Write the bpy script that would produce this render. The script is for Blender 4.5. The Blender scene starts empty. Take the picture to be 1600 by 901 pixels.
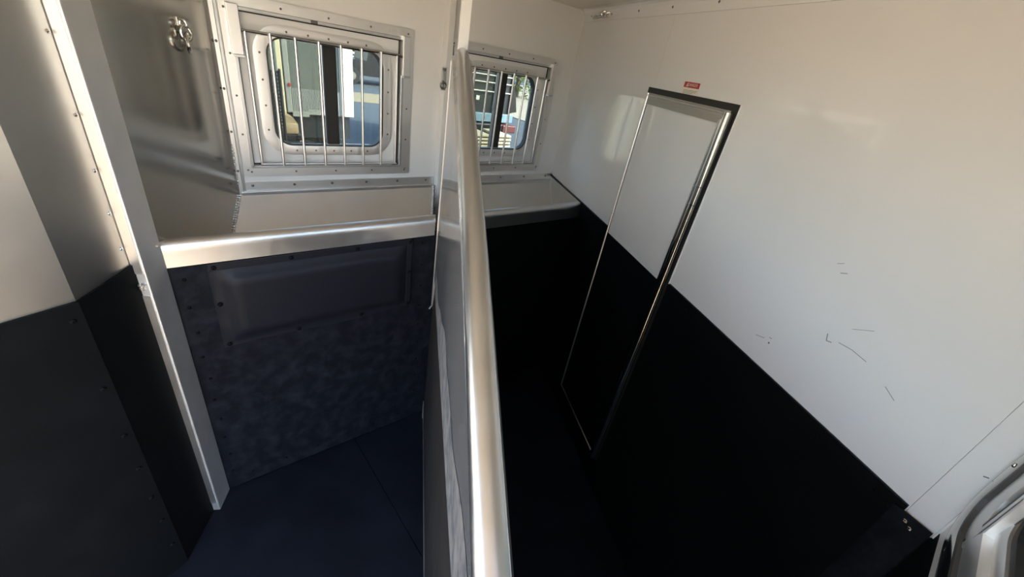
import bpy, bmesh, math, random
from mathutils import Vector, Matrix
random.seed(7)
PI = math.pi
scene = bpy.context.scene
COL = scene.collection

# ------------------------------------------------------------------ camera
cam_d = bpy.data.cameras.new('camera')
cam_d.sensor_width = 36.0
cam_d.lens = 633.3 / 1600.0 * 36.0
cam_d.clip_start = 0.02
cam_d.clip_end = 500
cam = bpy.data.objects.new('camera', cam_d)
COL.objects.link(cam)
_rot = (Matrix.Rotation(-0.74917875, 4, 'Z') @ Matrix.Rotation(1.06188817, 4, 'X') @ Matrix.Rotation(0.18759022, 4, 'Z'))
cam.matrix_world = Matrix.Translation((0, 0, 2.0)) @ _rot
scene.camera = cam

# ------------------------------------------------------------------ world, sun, exposure
world = bpy.data.worlds.new('sky_world')
scene.world = world
world.use_nodes = True
wn = world.node_tree.nodes
wl = world.node_tree.links
wn.clear()
w_out = wn.new('ShaderNodeOutputWorld')
w_bg = wn.new('ShaderNodeBackground')
w_sky = wn.new('ShaderNodeTexSky')
w_sky.sky_type = 'NISHITA'
w_sky.sun_disc = False
w_sky.sun_elevation = math.radians(38)
w_sky.sun_rotation = math.radians(124)
w_sky.dust_density = 3.0
w_bg.inputs['Strength'].default_value = 0.52
wl.new(w_sky.outputs[0], w_bg.inputs['Color'])
wl.new(w_bg.outputs[0], w_out.inputs['Surface'])

SUN_DIR = Vector((0.75, -0.50, 0.60)).normalized()
sun_d = bpy.data.lights.new('sun', 'SUN')
sun_d.energy = 4.6
sun_d.angle = math.radians(0.6)
sun_d.color = (1.0, 0.90, 0.74)
sun = bpy.data.objects.new('sun', sun_d)
COL.objects.link(sun)
sun.location = (-6, -12, 12)
sun.rotation_euler = SUN_DIR.to_track_quat('Z', 'Y').to_euler()

scene.view_settings.view_transform = 'Standard'
scene.view_settings.look = 'None'
scene.view_settings.gamma = 1.0
scene.view_settings.use_curve_mapping = False
scene.view_settings.exposure = 1.8
try:
    scene.cycles.use_denoising = True
    scene.cycles.max_bounces = 16
    scene.cycles.diffuse_bounces = 8
    scene.cycles.glossy_bounces = 8
    scene.cycles.transparent_max_bounces = 16
    scene.cycles.sample_clamp_indirect = 8.0
except Exception:
    pass

# ------------------------------------------------------------------ materials
MATS = {}


def mat(name, color, rough=0.5, metal=0.0, var=0.0, vscale=8.0, rvar=0.0, bump=0.0, bscale=40.0,
        spec=0.5, coat=0.0, stretch=None, dirt=None, dirt_scale=3.0, dirt_lo=0.5, dirt_hi=0.75):
    m = bpy.data.materials.new(name)
    m.use_nodes = True
    nt = m.node_tree
    b = nt.nodes['Principled BSDF']
    b.inputs['Roughness'].default_value = rough
    b.inputs['Metallic'].default_value = metal
    b.inputs['Specular IOR Level'].default_value = spec
    b.inputs['Coat Weight'].default_value = coat
    b.inputs['Coat Roughness'].default_value = 0.08
    tc = nt.nodes.new('ShaderNodeTexCoord')
    mp = nt.nodes.new('ShaderNodeMapping')
    nt.links.new(tc.outputs['Object'], mp.inputs['Vector'])
    if stretch:
        mp.inputs['Scale'].default_value = stretch
    n1 = nt.nodes.new('ShaderNodeTexNoise')
    n1.inputs['Scale'].default_value = vscale
    n1.inputs['Detail'].default_value = 6
    nt.links.new(mp.outputs[0], n1.inputs['Vector'])
    c = (color[0], color[1], color[2], 1)
    mix = nt.nodes.new('ShaderNodeMix')
    mix.data_type = 'RGBA'
    mix.inputs['A'].default_value = tuple(max(0, v * (1 - var)) for v in color) + (1,)
    mix.inputs['B'].default_value = tuple(min(1, v * (1 + var)) for v in color) + (1,)
    nt.links.new(n1.outputs['Fac'], mix.inputs['Factor'])
    col_out = mix.outputs['Result']
    if dirt:
        n3 = nt.nodes.new('ShaderNodeTexNoise')
        n3.inputs['Scale'].default_value = dirt_scale
        n3.inputs['Detail'].default_value = 8
        n3.inputs['Roughness'].default_value = 0.65
        nt.links.new(mp.outputs[0], n3.inputs['Vector'])
        mr = nt.nodes.new('ShaderNodeMapRange')
        mr.inputs['From Min'].default_value = dirt_lo
        mr.inputs['From Max'].default_value = dirt_hi
        nt.links.new(n3.outputs['Fac'], mr.inputs['Value'])
        mx = nt.nodes.new('ShaderNodeMix')
        mx.data_type = 'RGBA'
        nt.links.new(mr.outputs[0], mx.inputs['Factor'])
        nt.links.new(col_out, mx.inputs['A'])
        mx.inputs['B'].default_value = tuple(dirt) + (1,)
        col_out = mx.outputs['Result']
        if metal > 0.5:
            mm = nt.nodes.new('ShaderNodeMapRange')
            mm.inputs['To Min'].default_value = metal
            mm.inputs['To Max'].default_value = 0.15
            nt.links.new(mr.outputs[0], mm.inputs['Value'])
            nt.links.new(mm.outputs[0], b.inputs['Metallic'])
    nt.links.new(col_out, b.inputs['Base Color'])
    if rvar:
        mr2 = nt.nodes.new('ShaderNodeMapRange')
        mr2.inputs['To Min'].default_value = max(0.02, rough - rvar)
        mr2.inputs['To Max'].default_value = min(1, rough + rvar)
        nt.links.new(n1.outputs['Fac'], mr2.inputs['Value'])
        nt.links.new(mr2.outputs[0], b.inputs['Roughness'])
    if bump:
        n2 = nt.nodes.new('ShaderNodeTexNoise')
        n2.inputs['Scale'].default_value = bscale
        n2.inputs['Detail'].default_value = 4
        nt.links.new(mp.outputs[0], n2.inputs['Vector'])
        bp = nt.nodes.new('ShaderNodeBump')
        bp.inputs['Strength'].default_value = bump
        bp.inputs['Distance'].default_value = 0.004
        nt.links.new(n2.outputs['Fac'], bp.inputs['Height'])
        nt.links.new(bp.outputs[0], b.inputs['Normal'])
    MATS[name] = m
    return m


mat('white_wall', (0.80, 0.79, 0.77), 0.055, var=0.015, vscale=2.0, rvar=0.02)
mat('white_paint', (0.78, 0.77, 0.75), 0.3, var=0.02, vscale=5)
mat('ceiling', (0.70, 0.66, 0.58), 0.35, var=0.03)
mat('alu_sheet', (0.52, 0.51, 0.48), 0.17, 1.0, var=0.06, vscale=5, rvar=0.05, bump=0.03, bscale=6)
mat('alu_dull', (0.60, 0.585, 0.55), 0.36, 1.0, var=0.08, vscale=4, rvar=0.08, bump=0.03, bscale=6)
mat('rail_metal', (0.63, 0.65, 0.68), 0.31, 1.0, var=0.08, vscale=16, rvar=0.08, bump=0.05, bscale=90)
mat('rib_white', (0.27, 0.27, 0.25), 0.5, var=0.05)
mat('alu_skin', (0.72, 0.72, 0.72), 0.12, 1.0, var=0.05, vscale=7, rvar=0.05,
    dirt=(0.10, 0.105, 0.115), dirt_scale=2.5, dirt_lo=0.15, dirt_hi=1.05)
mat('alu_frame', (0.86, 0.84, 0.82), 0.40, 1.0, var=0.05, vscale=12, rvar=0.08, bump=0.03, bscale=120)
mat('alu_tube', (0.76, 0.76, 0.76), 0.30, 1.0, var=0.05, vscale=20, rvar=0.07, bump=0.04, bscale=90)
mat('alu_mill', (0.64, 0.645, 0.65), 0.36, 1.0, var=0.12, vscale=9, rvar=0.13, bump=0.05, bscale=60)
mat('alu_trough', (0.76, 0.75, 0.72), 0.55, 1.0, var=0.10, vscale=5, rvar=0.1, bump=0.05, bscale=50)
mat('door_metal', (0.42, 0.41, 0.38), 0.3, 1.0, var=0.15, vscale=30, stretch=(1, 1, 12))
mat('post_metal', (0.80, 0.80, 0.80), 0.55, 1.0, var=0.08, vscale=14, rvar=0.08, bump=0.05, bscale=80)
mat('weld', (0.78, 0.76, 0.72), 0.4, 1.0, var=0.1, vscale=60, bump=0.6, bscale=120)
mat('chrome', (0.62, 0.61, 0.58), 0.14, 1.0, var=0.05)
mat('dark_steel', (0.16, 0.15, 0.14), 0.4, 0.8, var=0.1)
mat('rubber', (0.0032, 0.0038, 0.0043), 0.62, spec=0.07, var=0.2, vscale=6, rvar=0.08, bump=0.12, bscale=90,
    dirt=(0.006, 0.0066, 0.0072), dirt_scale=4, dirt_lo=0.5, dirt_hi=0.8)
mat('rubber_floor', (0.005, 0.0062, 0.0095), 0.62, spec=0.14, var=0.2, vscale=5, rvar=0.08, bump=0.15, bscale=140,
    dirt=(0.010, 0.013, 0.020), dirt_scale=3, dirt_lo=0.45, dirt_hi=0.8)
mat('rubber_dust', (0.005, 0.006, 0.0085), 0.62, spec=0.09, var=0.2, vscale=6, rvar=0.08, bump=0.2, bscale=70,
    dirt=(0.018, 0.0195, 0.024), dirt_scale=16, dirt_lo=0.44, dirt_hi=0.80)
mat('vinyl_pad', (0.009, 0.010, 0.014), 0.45, spec=0.17, var=0.1, vscale=10, bump=0.08, bscale=200)
mat('skirt', (0.050, 0.045, 0.043), 0.6, spec=0.2, var=0.6, vscale=6, stretch=(4, 4, 1), bump=0.2, bscale=90)
mat('gasket', (0.012, 0.011, 0.010), 0.5)
mat('scuff', (0.22, 0.22, 0.23), 0.7)
mat('dust', (0.15, 0.145, 0.14), 0.75, var=0.35, vscale=30, dirt=(0.06, 0.065, 0.075), dirt_scale=22, dirt_lo=0.45, dirt_hi=0.62)
mat('seal', (0.05, 0.048, 0.045), 0.5)
mat('red', (0.45, 0.025, 0.02), 0.4)
mat('sticker', (0.80, 0.74, 0.62), 0.4)
mat('asphalt', (0.045, 0.058, 0.070), 0.9, var=0.25, vscale=3, bump=0.3, bscale=60)
mat('pale_concrete', (0.27, 0.235, 0.175), 0.9, var=0.2, vscale=1.5)
mat('gravel', (0.37, 0.285, 0.18), 0.9, var=0.2, vscale=1.5, bump=0.4, bscale=40)
mat('dry_grass', (0.20, 0.165, 0.095), 0.9, var=0.3, vscale=4)
mat('cream', (0.62, 0.54, 0.36), 0.6, var=0.06)
mat('white_out', (0.62, 0.60, 0.54), 0.5, var=0.04)
mat('grey_green', (0.115, 0.125, 0.11), 0.5, var=0.12, vscale=2)
mat('dark_body', (0.022, 0.026, 0.03), 0.35, var=0.2, vscale=3)
mat('blue_body', (0.17, 0.27, 0.34), 0.35, var=0.1)
mat('black_paint', (0.012, 0.013, 0.015), 0.25)
mat('tyre', (0.014, 0.014, 0.014), 0.8)
mat('maroon', (0.10, 0.014, 0.014), 0.5, var=0.2)
mat('wood', (0.46, 0.39, 0.27), 0.75, var=0.2, vscale=10)
mat('tan', (0.30, 0.22, 0.13), 0.55, var=0.1)
mat('bark', (0.10, 0.07, 0.05), 0.9, var=0.3)
mat('leaf', (0.12, 0.17, 0.035), 0.6, var=0.5, vscale=3)
mat('leaf_dry', (0.42, 0.36, 0.14), 0.7, var=0.4, vscale=3)


def glass_mat(name, tint, f0):
    m = bpy.data.materials.new(name)
    m.use_nodes = True
    nt = m.node_tree
    nt.nodes.clear()
    o = nt.nodes.new('ShaderNodeOutputMaterial')
    mx = nt.nodes.new('ShaderNodeMixShader')
    tr = nt.nodes.new('ShaderNodeBsdfTransparent')
    gl = nt.nodes.new('ShaderNodeBsdfGlossy')
    fr = nt.nodes.new('ShaderNodeFresnel')
    fr.inputs['IOR'].default_value = f0
    tr.inputs['Color'].default_value = tint
    gl.inputs['Roughness'].default_value = 0.02
    nt.links.new(fr.outputs[0], mx.inputs[0])
    nt.links.new(tr.outputs[0], mx.inputs[1])
    nt.links.new(gl.outputs[0], mx.inputs[2])
    nt.links.new(mx.outputs[0], o.inputs['Surface'])
    MATS[name] = m


glass_mat('glass', (0.40, 0.44, 0.42, 1), 1.33)
glass_mat('glass_clear', (0.56, 0.61, 0.61, 1), 1.33)

# ------------------------------------------------------------------ mesh helpers
X, Y, Z = Vector((1, 0, 0)), Vector((0, 1, 0)), Vector((0, 0, 1))


def BM():
    return bmesh.new()


def obox(bm, o, ax, ay, az, a, b, c, bev=0.0):
    """box in the frame (o; ax, ay, az) with ranges a, b, c"""
    o = Vector(o)
    vs = []
    for k in (0, 1):
        for j in (0, 1):
            for i in (0, 1):
                vs.append(bm.verts.new(o + ax * a[i] + ay * b[j] + az * c[k]))
    fs = [(0, 2, 3, 1), (4, 5, 7, 6), (0, 1, 5, 4), (2, 6, 7, 3), (0, 4, 6, 2), (1, 3, 7, 5)]
    faces = [bm.faces.new([vs[i] for i in f]) for f in fs]
    bmesh.ops.recalc_face_normals(bm, faces=faces)
    if bev > 0:
        es = {e for f in faces for e in f.edges}
        bmesh.ops.bevel(bm, geom=list(es), offset=bev, segments=2, affect='EDGES', profile=0.5)
    return bm


def box(bm, x, y, z, bev=0.0):
    return obox(bm, (0, 0, 0), X, Y, Z, x, y, z, bev)


def prism(bm, o, ax, ay, an, pts, d0, d1):
    """polygon pts in (ax, ay), extruded along an from d0 to d1"""
    o = Vector(o)
    lo = [bm.verts.new(o + ax * p + ay * q + an * d0) for p, q in pts]
    hi = [bm.verts.new(o + ax * p + ay * q + an * d1) for p, q in pts]
    fs = [bm.faces.new(lo), bm.faces.new(hi)]
    n = len(pts)
    for i in range(n):
        j = (i + 1) % n
        fs.append(bm.faces.new([lo[i], lo[j], hi[j], hi[i]]))
    bmesh.ops.recalc_face_normals(bm, faces=fs)
    return bm


def tube(bm, pts, r, n=12, closed=False, cap=True):
    pts = [Vector(p) for p in pts]
    rs = r if isinstance(r, (list, tuple)) else [r] * len(pts)
    rings = []
    N = len(pts)
    up = None
    for i, p in enumerate(pts):
        if closed:
            t = pts[(i + 1) % N] - pts[i - 1]
        else:
            t = pts[min(i + 1, N - 1)] - pts[max(i - 1, 0)]
        t.normalize()
        if up is None:
            up = Z if abs(t.z) < 0.9 else X
        a = t.cross(up)
        if a.length < 1e-6:
            a = t.cross(X)
        a.normalize()
        b = a.cross(t).normalized()
        up = b
        rings.append([bm.verts.new(p + (a * math.cos(2 * PI * k / n) + b * math.sin(2 * PI * k / n)) * rs[i])
                      for k in range(n)])
    fs = []
    for i in range(N if closed else N - 1):
        A, B = rings[i], rings[(i + 1) % N]
        for k in range(n):
            fs.append(bm.faces.new([A[k], A[(k + 1) % n], B[(k + 1) % n], B[k]]))
    if cap and not closed:
        fs.append(bm.faces.new(rings[0]))
        fs.append(bm.faces.new(rings[-1]))
    bmesh.ops.recalc_face_normals(bm, faces=fs)
    return bm


def torus(bm, c, ax, ay, R1, r, n=28, m=10, ry=None):
    ry = ry or R1
    return tube(bm, [Vector(c) + ax * (R1 * math.cos(2 * PI * k / n)) + ay * (ry * math.sin(2 * PI * k / n))
                     for k in range(n)], r, m, closed=True)


def ball(bm, c, r, sx=1, sy=1, sz=1, seg=12, rings=8):
    mt = Matrix.Translation(c) @ Matrix.Diagonal((sx, sy, sz, 1))
    bmesh.ops.create_uvsphere(bm, u_segments=seg, v_segments=rings, radius=r, matrix=mt)
    return bm


def rrect(cx, cz, w, h, r, n=8):
    pts = []
    for qx, qz, a0 in ((1, 1, 0), (-1, 1, PI / 2), (-1, -1, PI), (1, -1, 1.5 * PI)):
        for k in range(n + 1):
            a = a0 + PI / 2 * k / n
            pts.append((cx + qx * (w / 2 - r) + r * math.cos(a), cz + qz * (h / 2 - r) + r * math.sin(a)))
    return pts


def ringplate(bm, o, ax, az, an, outer, inner, d0, d1, crown=0.0):
    """plate between two point loops of equal length; d0 is the visible side"""
    o = Vector(o)
    n = len(outer)

    def L(pts, d):
        return [bm.verts.new(o + ax * p + az * q + an * d) for p, q in pts]
    loops = [L(outer, d1), L(outer, d0)]
    if crown:
        mid = [((a[0] * .5 + b[0] * .5), (a[1] * .5 + b[1] * .5)) for a, b in zip(outer, inner)]
        q1 = [((a[0] * .82 + b[0] * .18), (a[1] * .82 + b[1] * .18)) for a, b in zip(outer, inner)]
        q2 = [((a[0] * .18 + b[0] * .82), (a[1] * .18 + b[1] * .82)) for a, b in zip(outer, inner)]
        s = 1 if d0 > d1 else -1
        loops += [L(q1, d0 + s * crown * .8), L(mid, d0 + s * crown), L(q2, d0 + s * crown * .8)]
    loops += [L(inner, d0), L(inner, d1)]
    fs = []
    for A, B in zip(loops, loops[1:] + loops[:1]):
        for i in range(n):
            j = (i + 1) % n
            fs.append(bm.faces.new([A[i], A[j], B[j], B[i]]))
    bmesh.ops.recalc_face_normals(bm, faces=fs)
    return bm


def link(name, bm, m, loc=(0, 0, 0), parent=None, smooth=False, keep=False):
    """one mesh object; bm is in world coordinates, origin goes to loc"""
    me = bpy.data.meshes.new(name)
    bmesh.ops.translate(bm, verts=bm.verts, vec=-Vector(loc))
    bm.to_mesh(me)
    bm.free()
    me.materials.append(MATS[m])
    if smooth:
        for p in me.polygons:
            p.use_smooth = True
        try:
            me.set_sharp_from_angle(angle=math.radians(35))
        except Exception:
            pass
    o = bpy.data.objects.new(name, me)
    COL.objects.link(o)
    if parent is None:
        o.location = loc
    else:
        o.parent = parent
    return o


ROOTLOC = {}


def thing(name, label, cat, loc, group=None, kind=None):
    o = bpy.data.objects.new(name, None)
    o.empty_display_size = 0.05
    COL.objects.link(o)
    o.location = loc
    if label:
        o['label'] = label
    if cat:
        o['category'] = cat
    if group:
        o['group'] = group
    if kind:
        o['kind'] = kind
    ROOTLOC[o.name] = Vector(loc)
    return o


def rootloc(o):
    while o.parent is not None:
        o = o.parent
    return ROOTLOC.get(o.name, Vector(o.location))


def part(name, bm, m, parent, smooth=False, label=None):
    o = link(name, bm, m, rootloc(parent), parent, smooth)
    if label:
        o['label'] = label
    return o


def struct(name, bm, m, loc=(0, 0, 0), label=None, cat=None, smooth=False):
    o = link(name, bm, m, loc, None, smooth)
    o['kind'] = 'structure'
    if label:
        o['label'] = label
    if cat:
        o['category'] = cat
    ROOTLOC[o.name] = Vector(loc)
    return o


# shared screw meshes (dome head with a slot dimple), axis +Z
def screw_mesh(nm, m, r=0.006, h=0.0035):
    bm = BM()
    prof = [(r, 0), (r * 0.95, h * 0.45), (r * 0.7, h * 0.85), (r * 0.35, h), (r * 0.22, h * 0.55)]
    rings = [[bm.verts.new((a * math.cos(2 * PI * k / 8), a * math.sin(2 * PI * k / 8), z)) for k in range(8)]
             for a, z in prof]
    for A, B in zip(rings, rings[1:]):
        for k in range(8):
            bm.faces.new([A[k], A[(k + 1) % 8], B[(k + 1) % 8], B[k]])
    bm.faces.new(rings[-1])
    me = bpy.data.meshes.new(nm)
    bm.to_mesh(me)
    bm.free()
    me.materials.append(MATS[m])
    return me


SCREW = screw_mesh('screw_head', 'dark_steel', 0.0045, 0.003)
SCREW_L = screw_mesh('screw_head_bright', 'chrome', 0.0065, 0.004)
BOLT = screw_mesh('bolt_head', 'rubber', 0.009, 0.006)


def screws(parent, pts, normal, mesh=SCREW, name='screw', s=1.0):
    q = Vector(normal).to_track_quat('Z', 'Y')
    L = rootloc(parent)
    for p in pts:
        o = bpy.data.objects.new(name, mesh)
        COL.objects.link(o)
        o.parent = parent
        o.location = Vector(p) - L
        o.rotation_mode = 'QUATERNION'
        o.rotation_quaternion = q
        o.scale = (s, s, s)


def lerp(a, b, t):
    return a + (b - a) * t


# ------------------------------------------------------------------ the place: frames of reference
# x runs along the window wall, y towards it, z up; camera at (0, 0, 2)
YW = 2.19            # inner face of the window wall
YM = 1.609           # front face of the mangers
YC = -0.24           # inner face of the curb side wall
ZC = 2.33            # ceiling
K = Vector((2.215, 2.19, 0))          # corner window wall / slanted right wall
dR = Vector((0.42, 0.9075, 0)).normalized()
aS = -dR                               # along the right wall, towards the camera
nI = Vector((-dR.y, dR.x, 0))          # into the room
eL = Vector((0.468, 0.8837, 0)).normalized()   # left partition direction
nLI = Vector((eL.y, -eL.x, 0))         # into the stall (towards +x)
PA = Vector((-0.131, 1.511, 0))        # post: front corner
PB = Vector((-0.158, 1.530, 0))        # post: rear corner
PC = Vector((-0.267, 1.349, 0))        # crease of the rear partition
PD = PC + Vector((-0.911, -0.413, 0)).normalized() * 0.55


def RP(s, z, off=0.0):
    return K + aS * s + nI * off + Z * z


# ------------------------------------------------------------------ floor
fl = struct('floor', box(BM(), (-1.4, 2.5), (YC - 0.03, 2.25), (-0.06, -0.012)), 'rubber_floor', (0, 0, -0.012),
            'black rubber matted trailer floor', 'floor')


def seam_x(y):
    return 0.511 + 0.043 * (1.579 - y)


part('rubber_mat', prism(BM(), (0, 0, 0), X, Y, Z, [(-1.35, YC), (seam_x(YC) - .002, YC), (seam_x(1.605) - .002, 1.605), (-0.16, 1.605), (-1.35, 1.605)], -0.012, 0.0), 'rubber_floor', fl)
part('rubber_mat', prism(BM(), (0, 0, 0), X, Y, Z, [(seam_x(YC) + .002, YC), (1.10, YC), (1.94, 1.605), (seam_x(1.605) + .002, 1.605)], -0.012, 0.0), 'rubber_floor', fl)

# ------------------------------------------------------------------ ceiling
ce = struct('ceiling', box(BM(), (-1.4, 2.5), (YC - 0.05, 2.28), (ZC, ZC + 0.04)), 'ceiling', (0, 0, ZC), 'pale warm trailer roof lining', 'ceiling')

# ------------------------------------------------------------------ window wall
WX0, WX1, WZ0, WZ1 = 0.280, 1.000, 1.375, 1.997   # opening of the first window
W2 = 1.008                                          # second window is this far along x
ww = thing('wall_window', 'white window wall with two barred windows above the mangers', 'wall', (1.2, YW, 0), kind='structure')
for x0, x1, z0, z1 in ((0.16, WX0, 0, ZC), (WX0, WX1, 0, WZ0), (WX0, WX1, WZ1, ZC), (WX1, WX0 + W2, 0, ZC),
                       (WX0 + W2, WX1 + W2, 0, WZ0), (WX0 + W2, WX1 + W2, WZ1, ZC), (WX1 + W2, 2.30, 0, ZC)):
    part('wall_panel', box(BM(), (x0, x1), (YW, YW + 0.05), (z0, z1)), 'white_wall', ww)
# welded corner angle beside the left partition
co = part('corner_angle', box(BM(), (0.214, 0.232), (YW - 0.016, YW), (1.25, 2.32), 0.002), 'alu_frame', ww)
part('corner_angle', box(BM(), (0.2325, 0.243), (YW - 0.008, YW), (1.25, 2.32), 0.001), 'alu_mill', ww)
screws(ww, [(0.222, YW - 0.016, z) for z in (2.20, 2.04, 1.87, 1.70, 1.53, 1.36)], (0, -1, 0), SCREW, s=1.2)
tz = []
bm = BM()
for k in range(26):
    ball(bm, (0.216 + random.uniform(-.002, .002), YW - 0.016, 1.30 + k * 0.007), 0.005, 1, 0.8, 0.8, 6, 4)
part('weld_bead', bm, 'weld', ww, True)


def window(idx, dx, label, glabel):
    w = thing('window_%d' % idx, label, 'window', (0.65 + dx, YW, 1.33), kind='structure')
    x0, x1, z0, z1 = 0.247 + dx, 1.055 + dx, 1.332, 2.040
    a0, a1, b0, b1 = WX0 + dx, WX1 + dx, WZ0, WZ1
    yf = YW - 0.010
    # outer frame: four mitred flat bars
    o = Vector((0, 0, 0))
    for pts in ([(x0, z1), (x1, z1), (a1, b1), (a0, b1)], [(x0, z0), (a0, b0), (a1, b0), (x1, z0)],
                [(x0, z0), (x0, z1), (a0, b1), (a0, b0)], [(x1, z0), (a1, b0), (a1, b1), (x1, z1)]):
        part('frame_bar', prism(BM(), o, X, Z, Y, pts, yf, YW + 0.0005), 'alu_frame', w)
    # raised inner bead on every bar
    for q in (((a0 - .004, a0 + .010), (b0, b1)), ((a1 - .010, a1 + .004), (b0, b1))):
        part('frame_bead', box(BM(), q[0], (yf - 0.006, YW + 0.03), q[1], 0.002), 'alu_mill', w)
    part('frame_bead', box(BM(), (a0, a1), (yf - 0.006, YW + 0.03), (b1 - 0.009, b1 + 0.004), 0.002), 'alu_mill', w)
    part('frame_bead', box(BM(), (a0, a1), (yf - 0.006, YW + 0.03), (b0 - 0.004, b0 + 0.008), 0.002), 'alu_mill', w)
    part('gasket', ringplate(BM(), o, X, Z, Y, rrect((a0 + a1) / 2, (b0 + b1) / 2, a1 - a0 - .016, b1 - b0 - .014, .002, 2),
                             rrect((a0 + a1) / 2, (b0 + b1) / 2, a1 - a0 - .030, b1 - b0 - .028, .002, 2), YW + 0.008, YW + 0.03), 'gasket', w)
    sp = [(lerp(x0 + .03, x1 - .03, k / 4), yf, (z1 + b1) / 2) for k in range(5)] + \
         [(lerp(x0 + .03, x1 - .03, k / 4), yf, (z0 + b0) / 2) for k in range(5)] + \
         [((x0 + a0) / 2, yf, lerp(z0 + .03, z1 - .05, k / 4)) for k in range(5)] + \
         [((x1 + a1) / 2, yf, lerp(z0 + .03, z1 - .05, k / 4)) for k in range(5)]
    screws(w, sp, (0, -1, 0))
    # drop-down leaf with a rounded hole
    gx, gz, gw, gh = (0.395 + 0.908) / 2 + dx, (1.47 + 1.918) / 2, 0.513, 0.448
    n = 8
    leaf = part('drop_leaf', ringplate(BM(), o, X, Z, Y, rrect((a0 + a1) / 2, (b0 + b1) / 2, a1 - a0 - .03, b1 - b0 - .028, .003, n),
                                       rrect(gx, gz, gw + .02, gh + .02, .075, n), YW + 0.012, YW + 0.034), 'white_paint', w)
    rg = part('clamp_ring', ringplate(BM(), o, X, Z, Y, rrect(gx, gz, 0.610, 0.532, .115, n), rrect(gx, gz, gw, gh, .072, n),
                                      YW + 0.0085, YW + 0.013, 0.0012), 'alu_frame', w, True)
    rx, rz = 0.5615, 0.490
    pts = []
    for k in range(5):
        pts.append((gx - rx / 2 + 0.11 + k * (rx - .22) / 4, gz + rz / 2))
        pts.append((gx - rx / 2 + 0.11 + k * (rx - .22) / 4, gz - rz / 2))
    for k in range(4):
        pts.append((gx - rx / 2, gz - rz / 2 + 0.09 + k * (rz - .18) / 3))
        pts.append((gx + rx / 2, gz - rz / 2 + 0.09 + k * (rz - .18) / 3))
    screws(w, [(p, YW + 0.0075, q) for p, q in pts], (0, -1, 0), SCREW)
    part('rubber_seal', ringplate(BM(), o, X, Z, Y, rrect(gx, gz, gw + .004, gh + .004, .073, n), rrect(gx, gz, gw - .014, gh - .014, .066, n),
                                  YW + 0.011, YW + 0.045), 'seal', w)
    # sliding glazing
    mx0, mx1 = 0.622 + dx, 0.685 + dx
    part('sash_post', box(BM(), (mx0 + .004, mx1), (YW + 0.018, YW + 0.040), (gz - gh / 2 + .006, gz + gh / 2 - .008), 0.003), 'gasket', w)
    part('sash_edge', box(BM(), (mx0 - .014, mx0 - .002), (YW + 0.022, YW + 0.034), (gz - gh / 2 + .01, gz + gh / 2 - .01), 0.002), 'tan' if idx == 1 else 'alu_mill', w)
    part('sash_foot', box(BM(), (mx0 + .004, mx1 + .004), (YW + 0.014, YW + 0.030), (gz - gh / 2 - .002, gz - gh / 2 + .010), 0.002), 'alu_mill', w)
    part('pane', box(BM(), (gx - gw / 2 + .008, mx0 - .006), (YW + 0.026, YW + 0.029), (gz - gh / 2 + .008, gz + gh / 2 - .008)), 'glass', w)
    part('pane', box(BM(), (mx1 - .01, gx + gw / 2 - .008), (YW + 0.034, YW + 0.037), (gz - gh / 2 + .008, gz + gh / 2 - .008)), 'glass_clear', w)
    # spring covers at the top corners
    for c0, c1, t in ((0.268, 0.310, 0), (0.990, 1.030, 1)):
        cv = part('hinge_cover', box(BM(), (c0 + dx, c1 + dx), (YW - 0.034, YW - 0.004), (1.832, 2.008), 0.003), 'alu_frame', w)
        part('cover_lip', box(BM(), (c0 + dx + .004, c1 + dx + .001), (YW - 0.037, YW - 0.012), (1.824, 1.834), 0.001), 'alu_mill', cv)
    # latch in the middle of the head bar
    part('latch', box(BM(), (0.575 + dx, 0.603 + dx), (YW - 0.020, YW - 0.002), (1.988, 2.000), 0.002), 'dark_steel', w)
    # bar grille: a thing of its own, hung in front of the leaf
    g = thing('window_grille', glabel, 'grille', (0.65 + dx, YW - 0.03, 1.39), 'welded bar grilles in the windows')
    yb = YW - 0.024
    rr = 0.0062
    gx0, gx1, zb, zt = 0.322 + dx, 0.962 + dx, 1.393, 1.921
    part('top_rod', tube(BM(), [(gx0 - .012, yb, zt), (gx1 + .014, yb, zt)], rr, 10), 'chrome', g, True)
    part('bottom_rod', tube(BM(), [(gx0 - .004, yb, zb), (gx1 + .006, yb, zb)], rr, 10), 'alu_tube', g, True)
    part('side_rod', tube(BM(), [(gx0, yb, zb), (gx0, yb, zt)], rr, 10), 'alu_tube', g, True)
    part('side_rod', tube(BM(), [(gx1, yb, zb), (gx1, yb, zt)], rr, 10), 'alu_tube', g, True)
    for k in range(6):
        bx = 0.4085 + 0.0938 * k + dx
        part('bar', tube(BM(), [(bx, yb - .011, zb - .004), (bx, yb - .011, zt + .004)], rr, 10), 'alu_tube', g, True)
    part('hinge_pin', tube(BM(), [(gx1 + .012, yb, zt - .004), (gx1 + .034, yb, zt - .004)], 0.006, 8), 'dark_steel', g, True)
    part('hinge_pin', tube(BM(), [(gx0 - .030, yb, zt - .004), (gx0 - .010, yb, zt - .004)], 0.006, 8), 'maroon', g, True)
    return w


window(1, 0.0, 'barred sliding window above the padded left manger', 'aluminium bar grille over the left window above the padded manger')
window(2, W2, 'barred sliding window in the corner beside the slanted white wall', 'aluminium bar grille over the corner window behind the divider rail')

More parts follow.
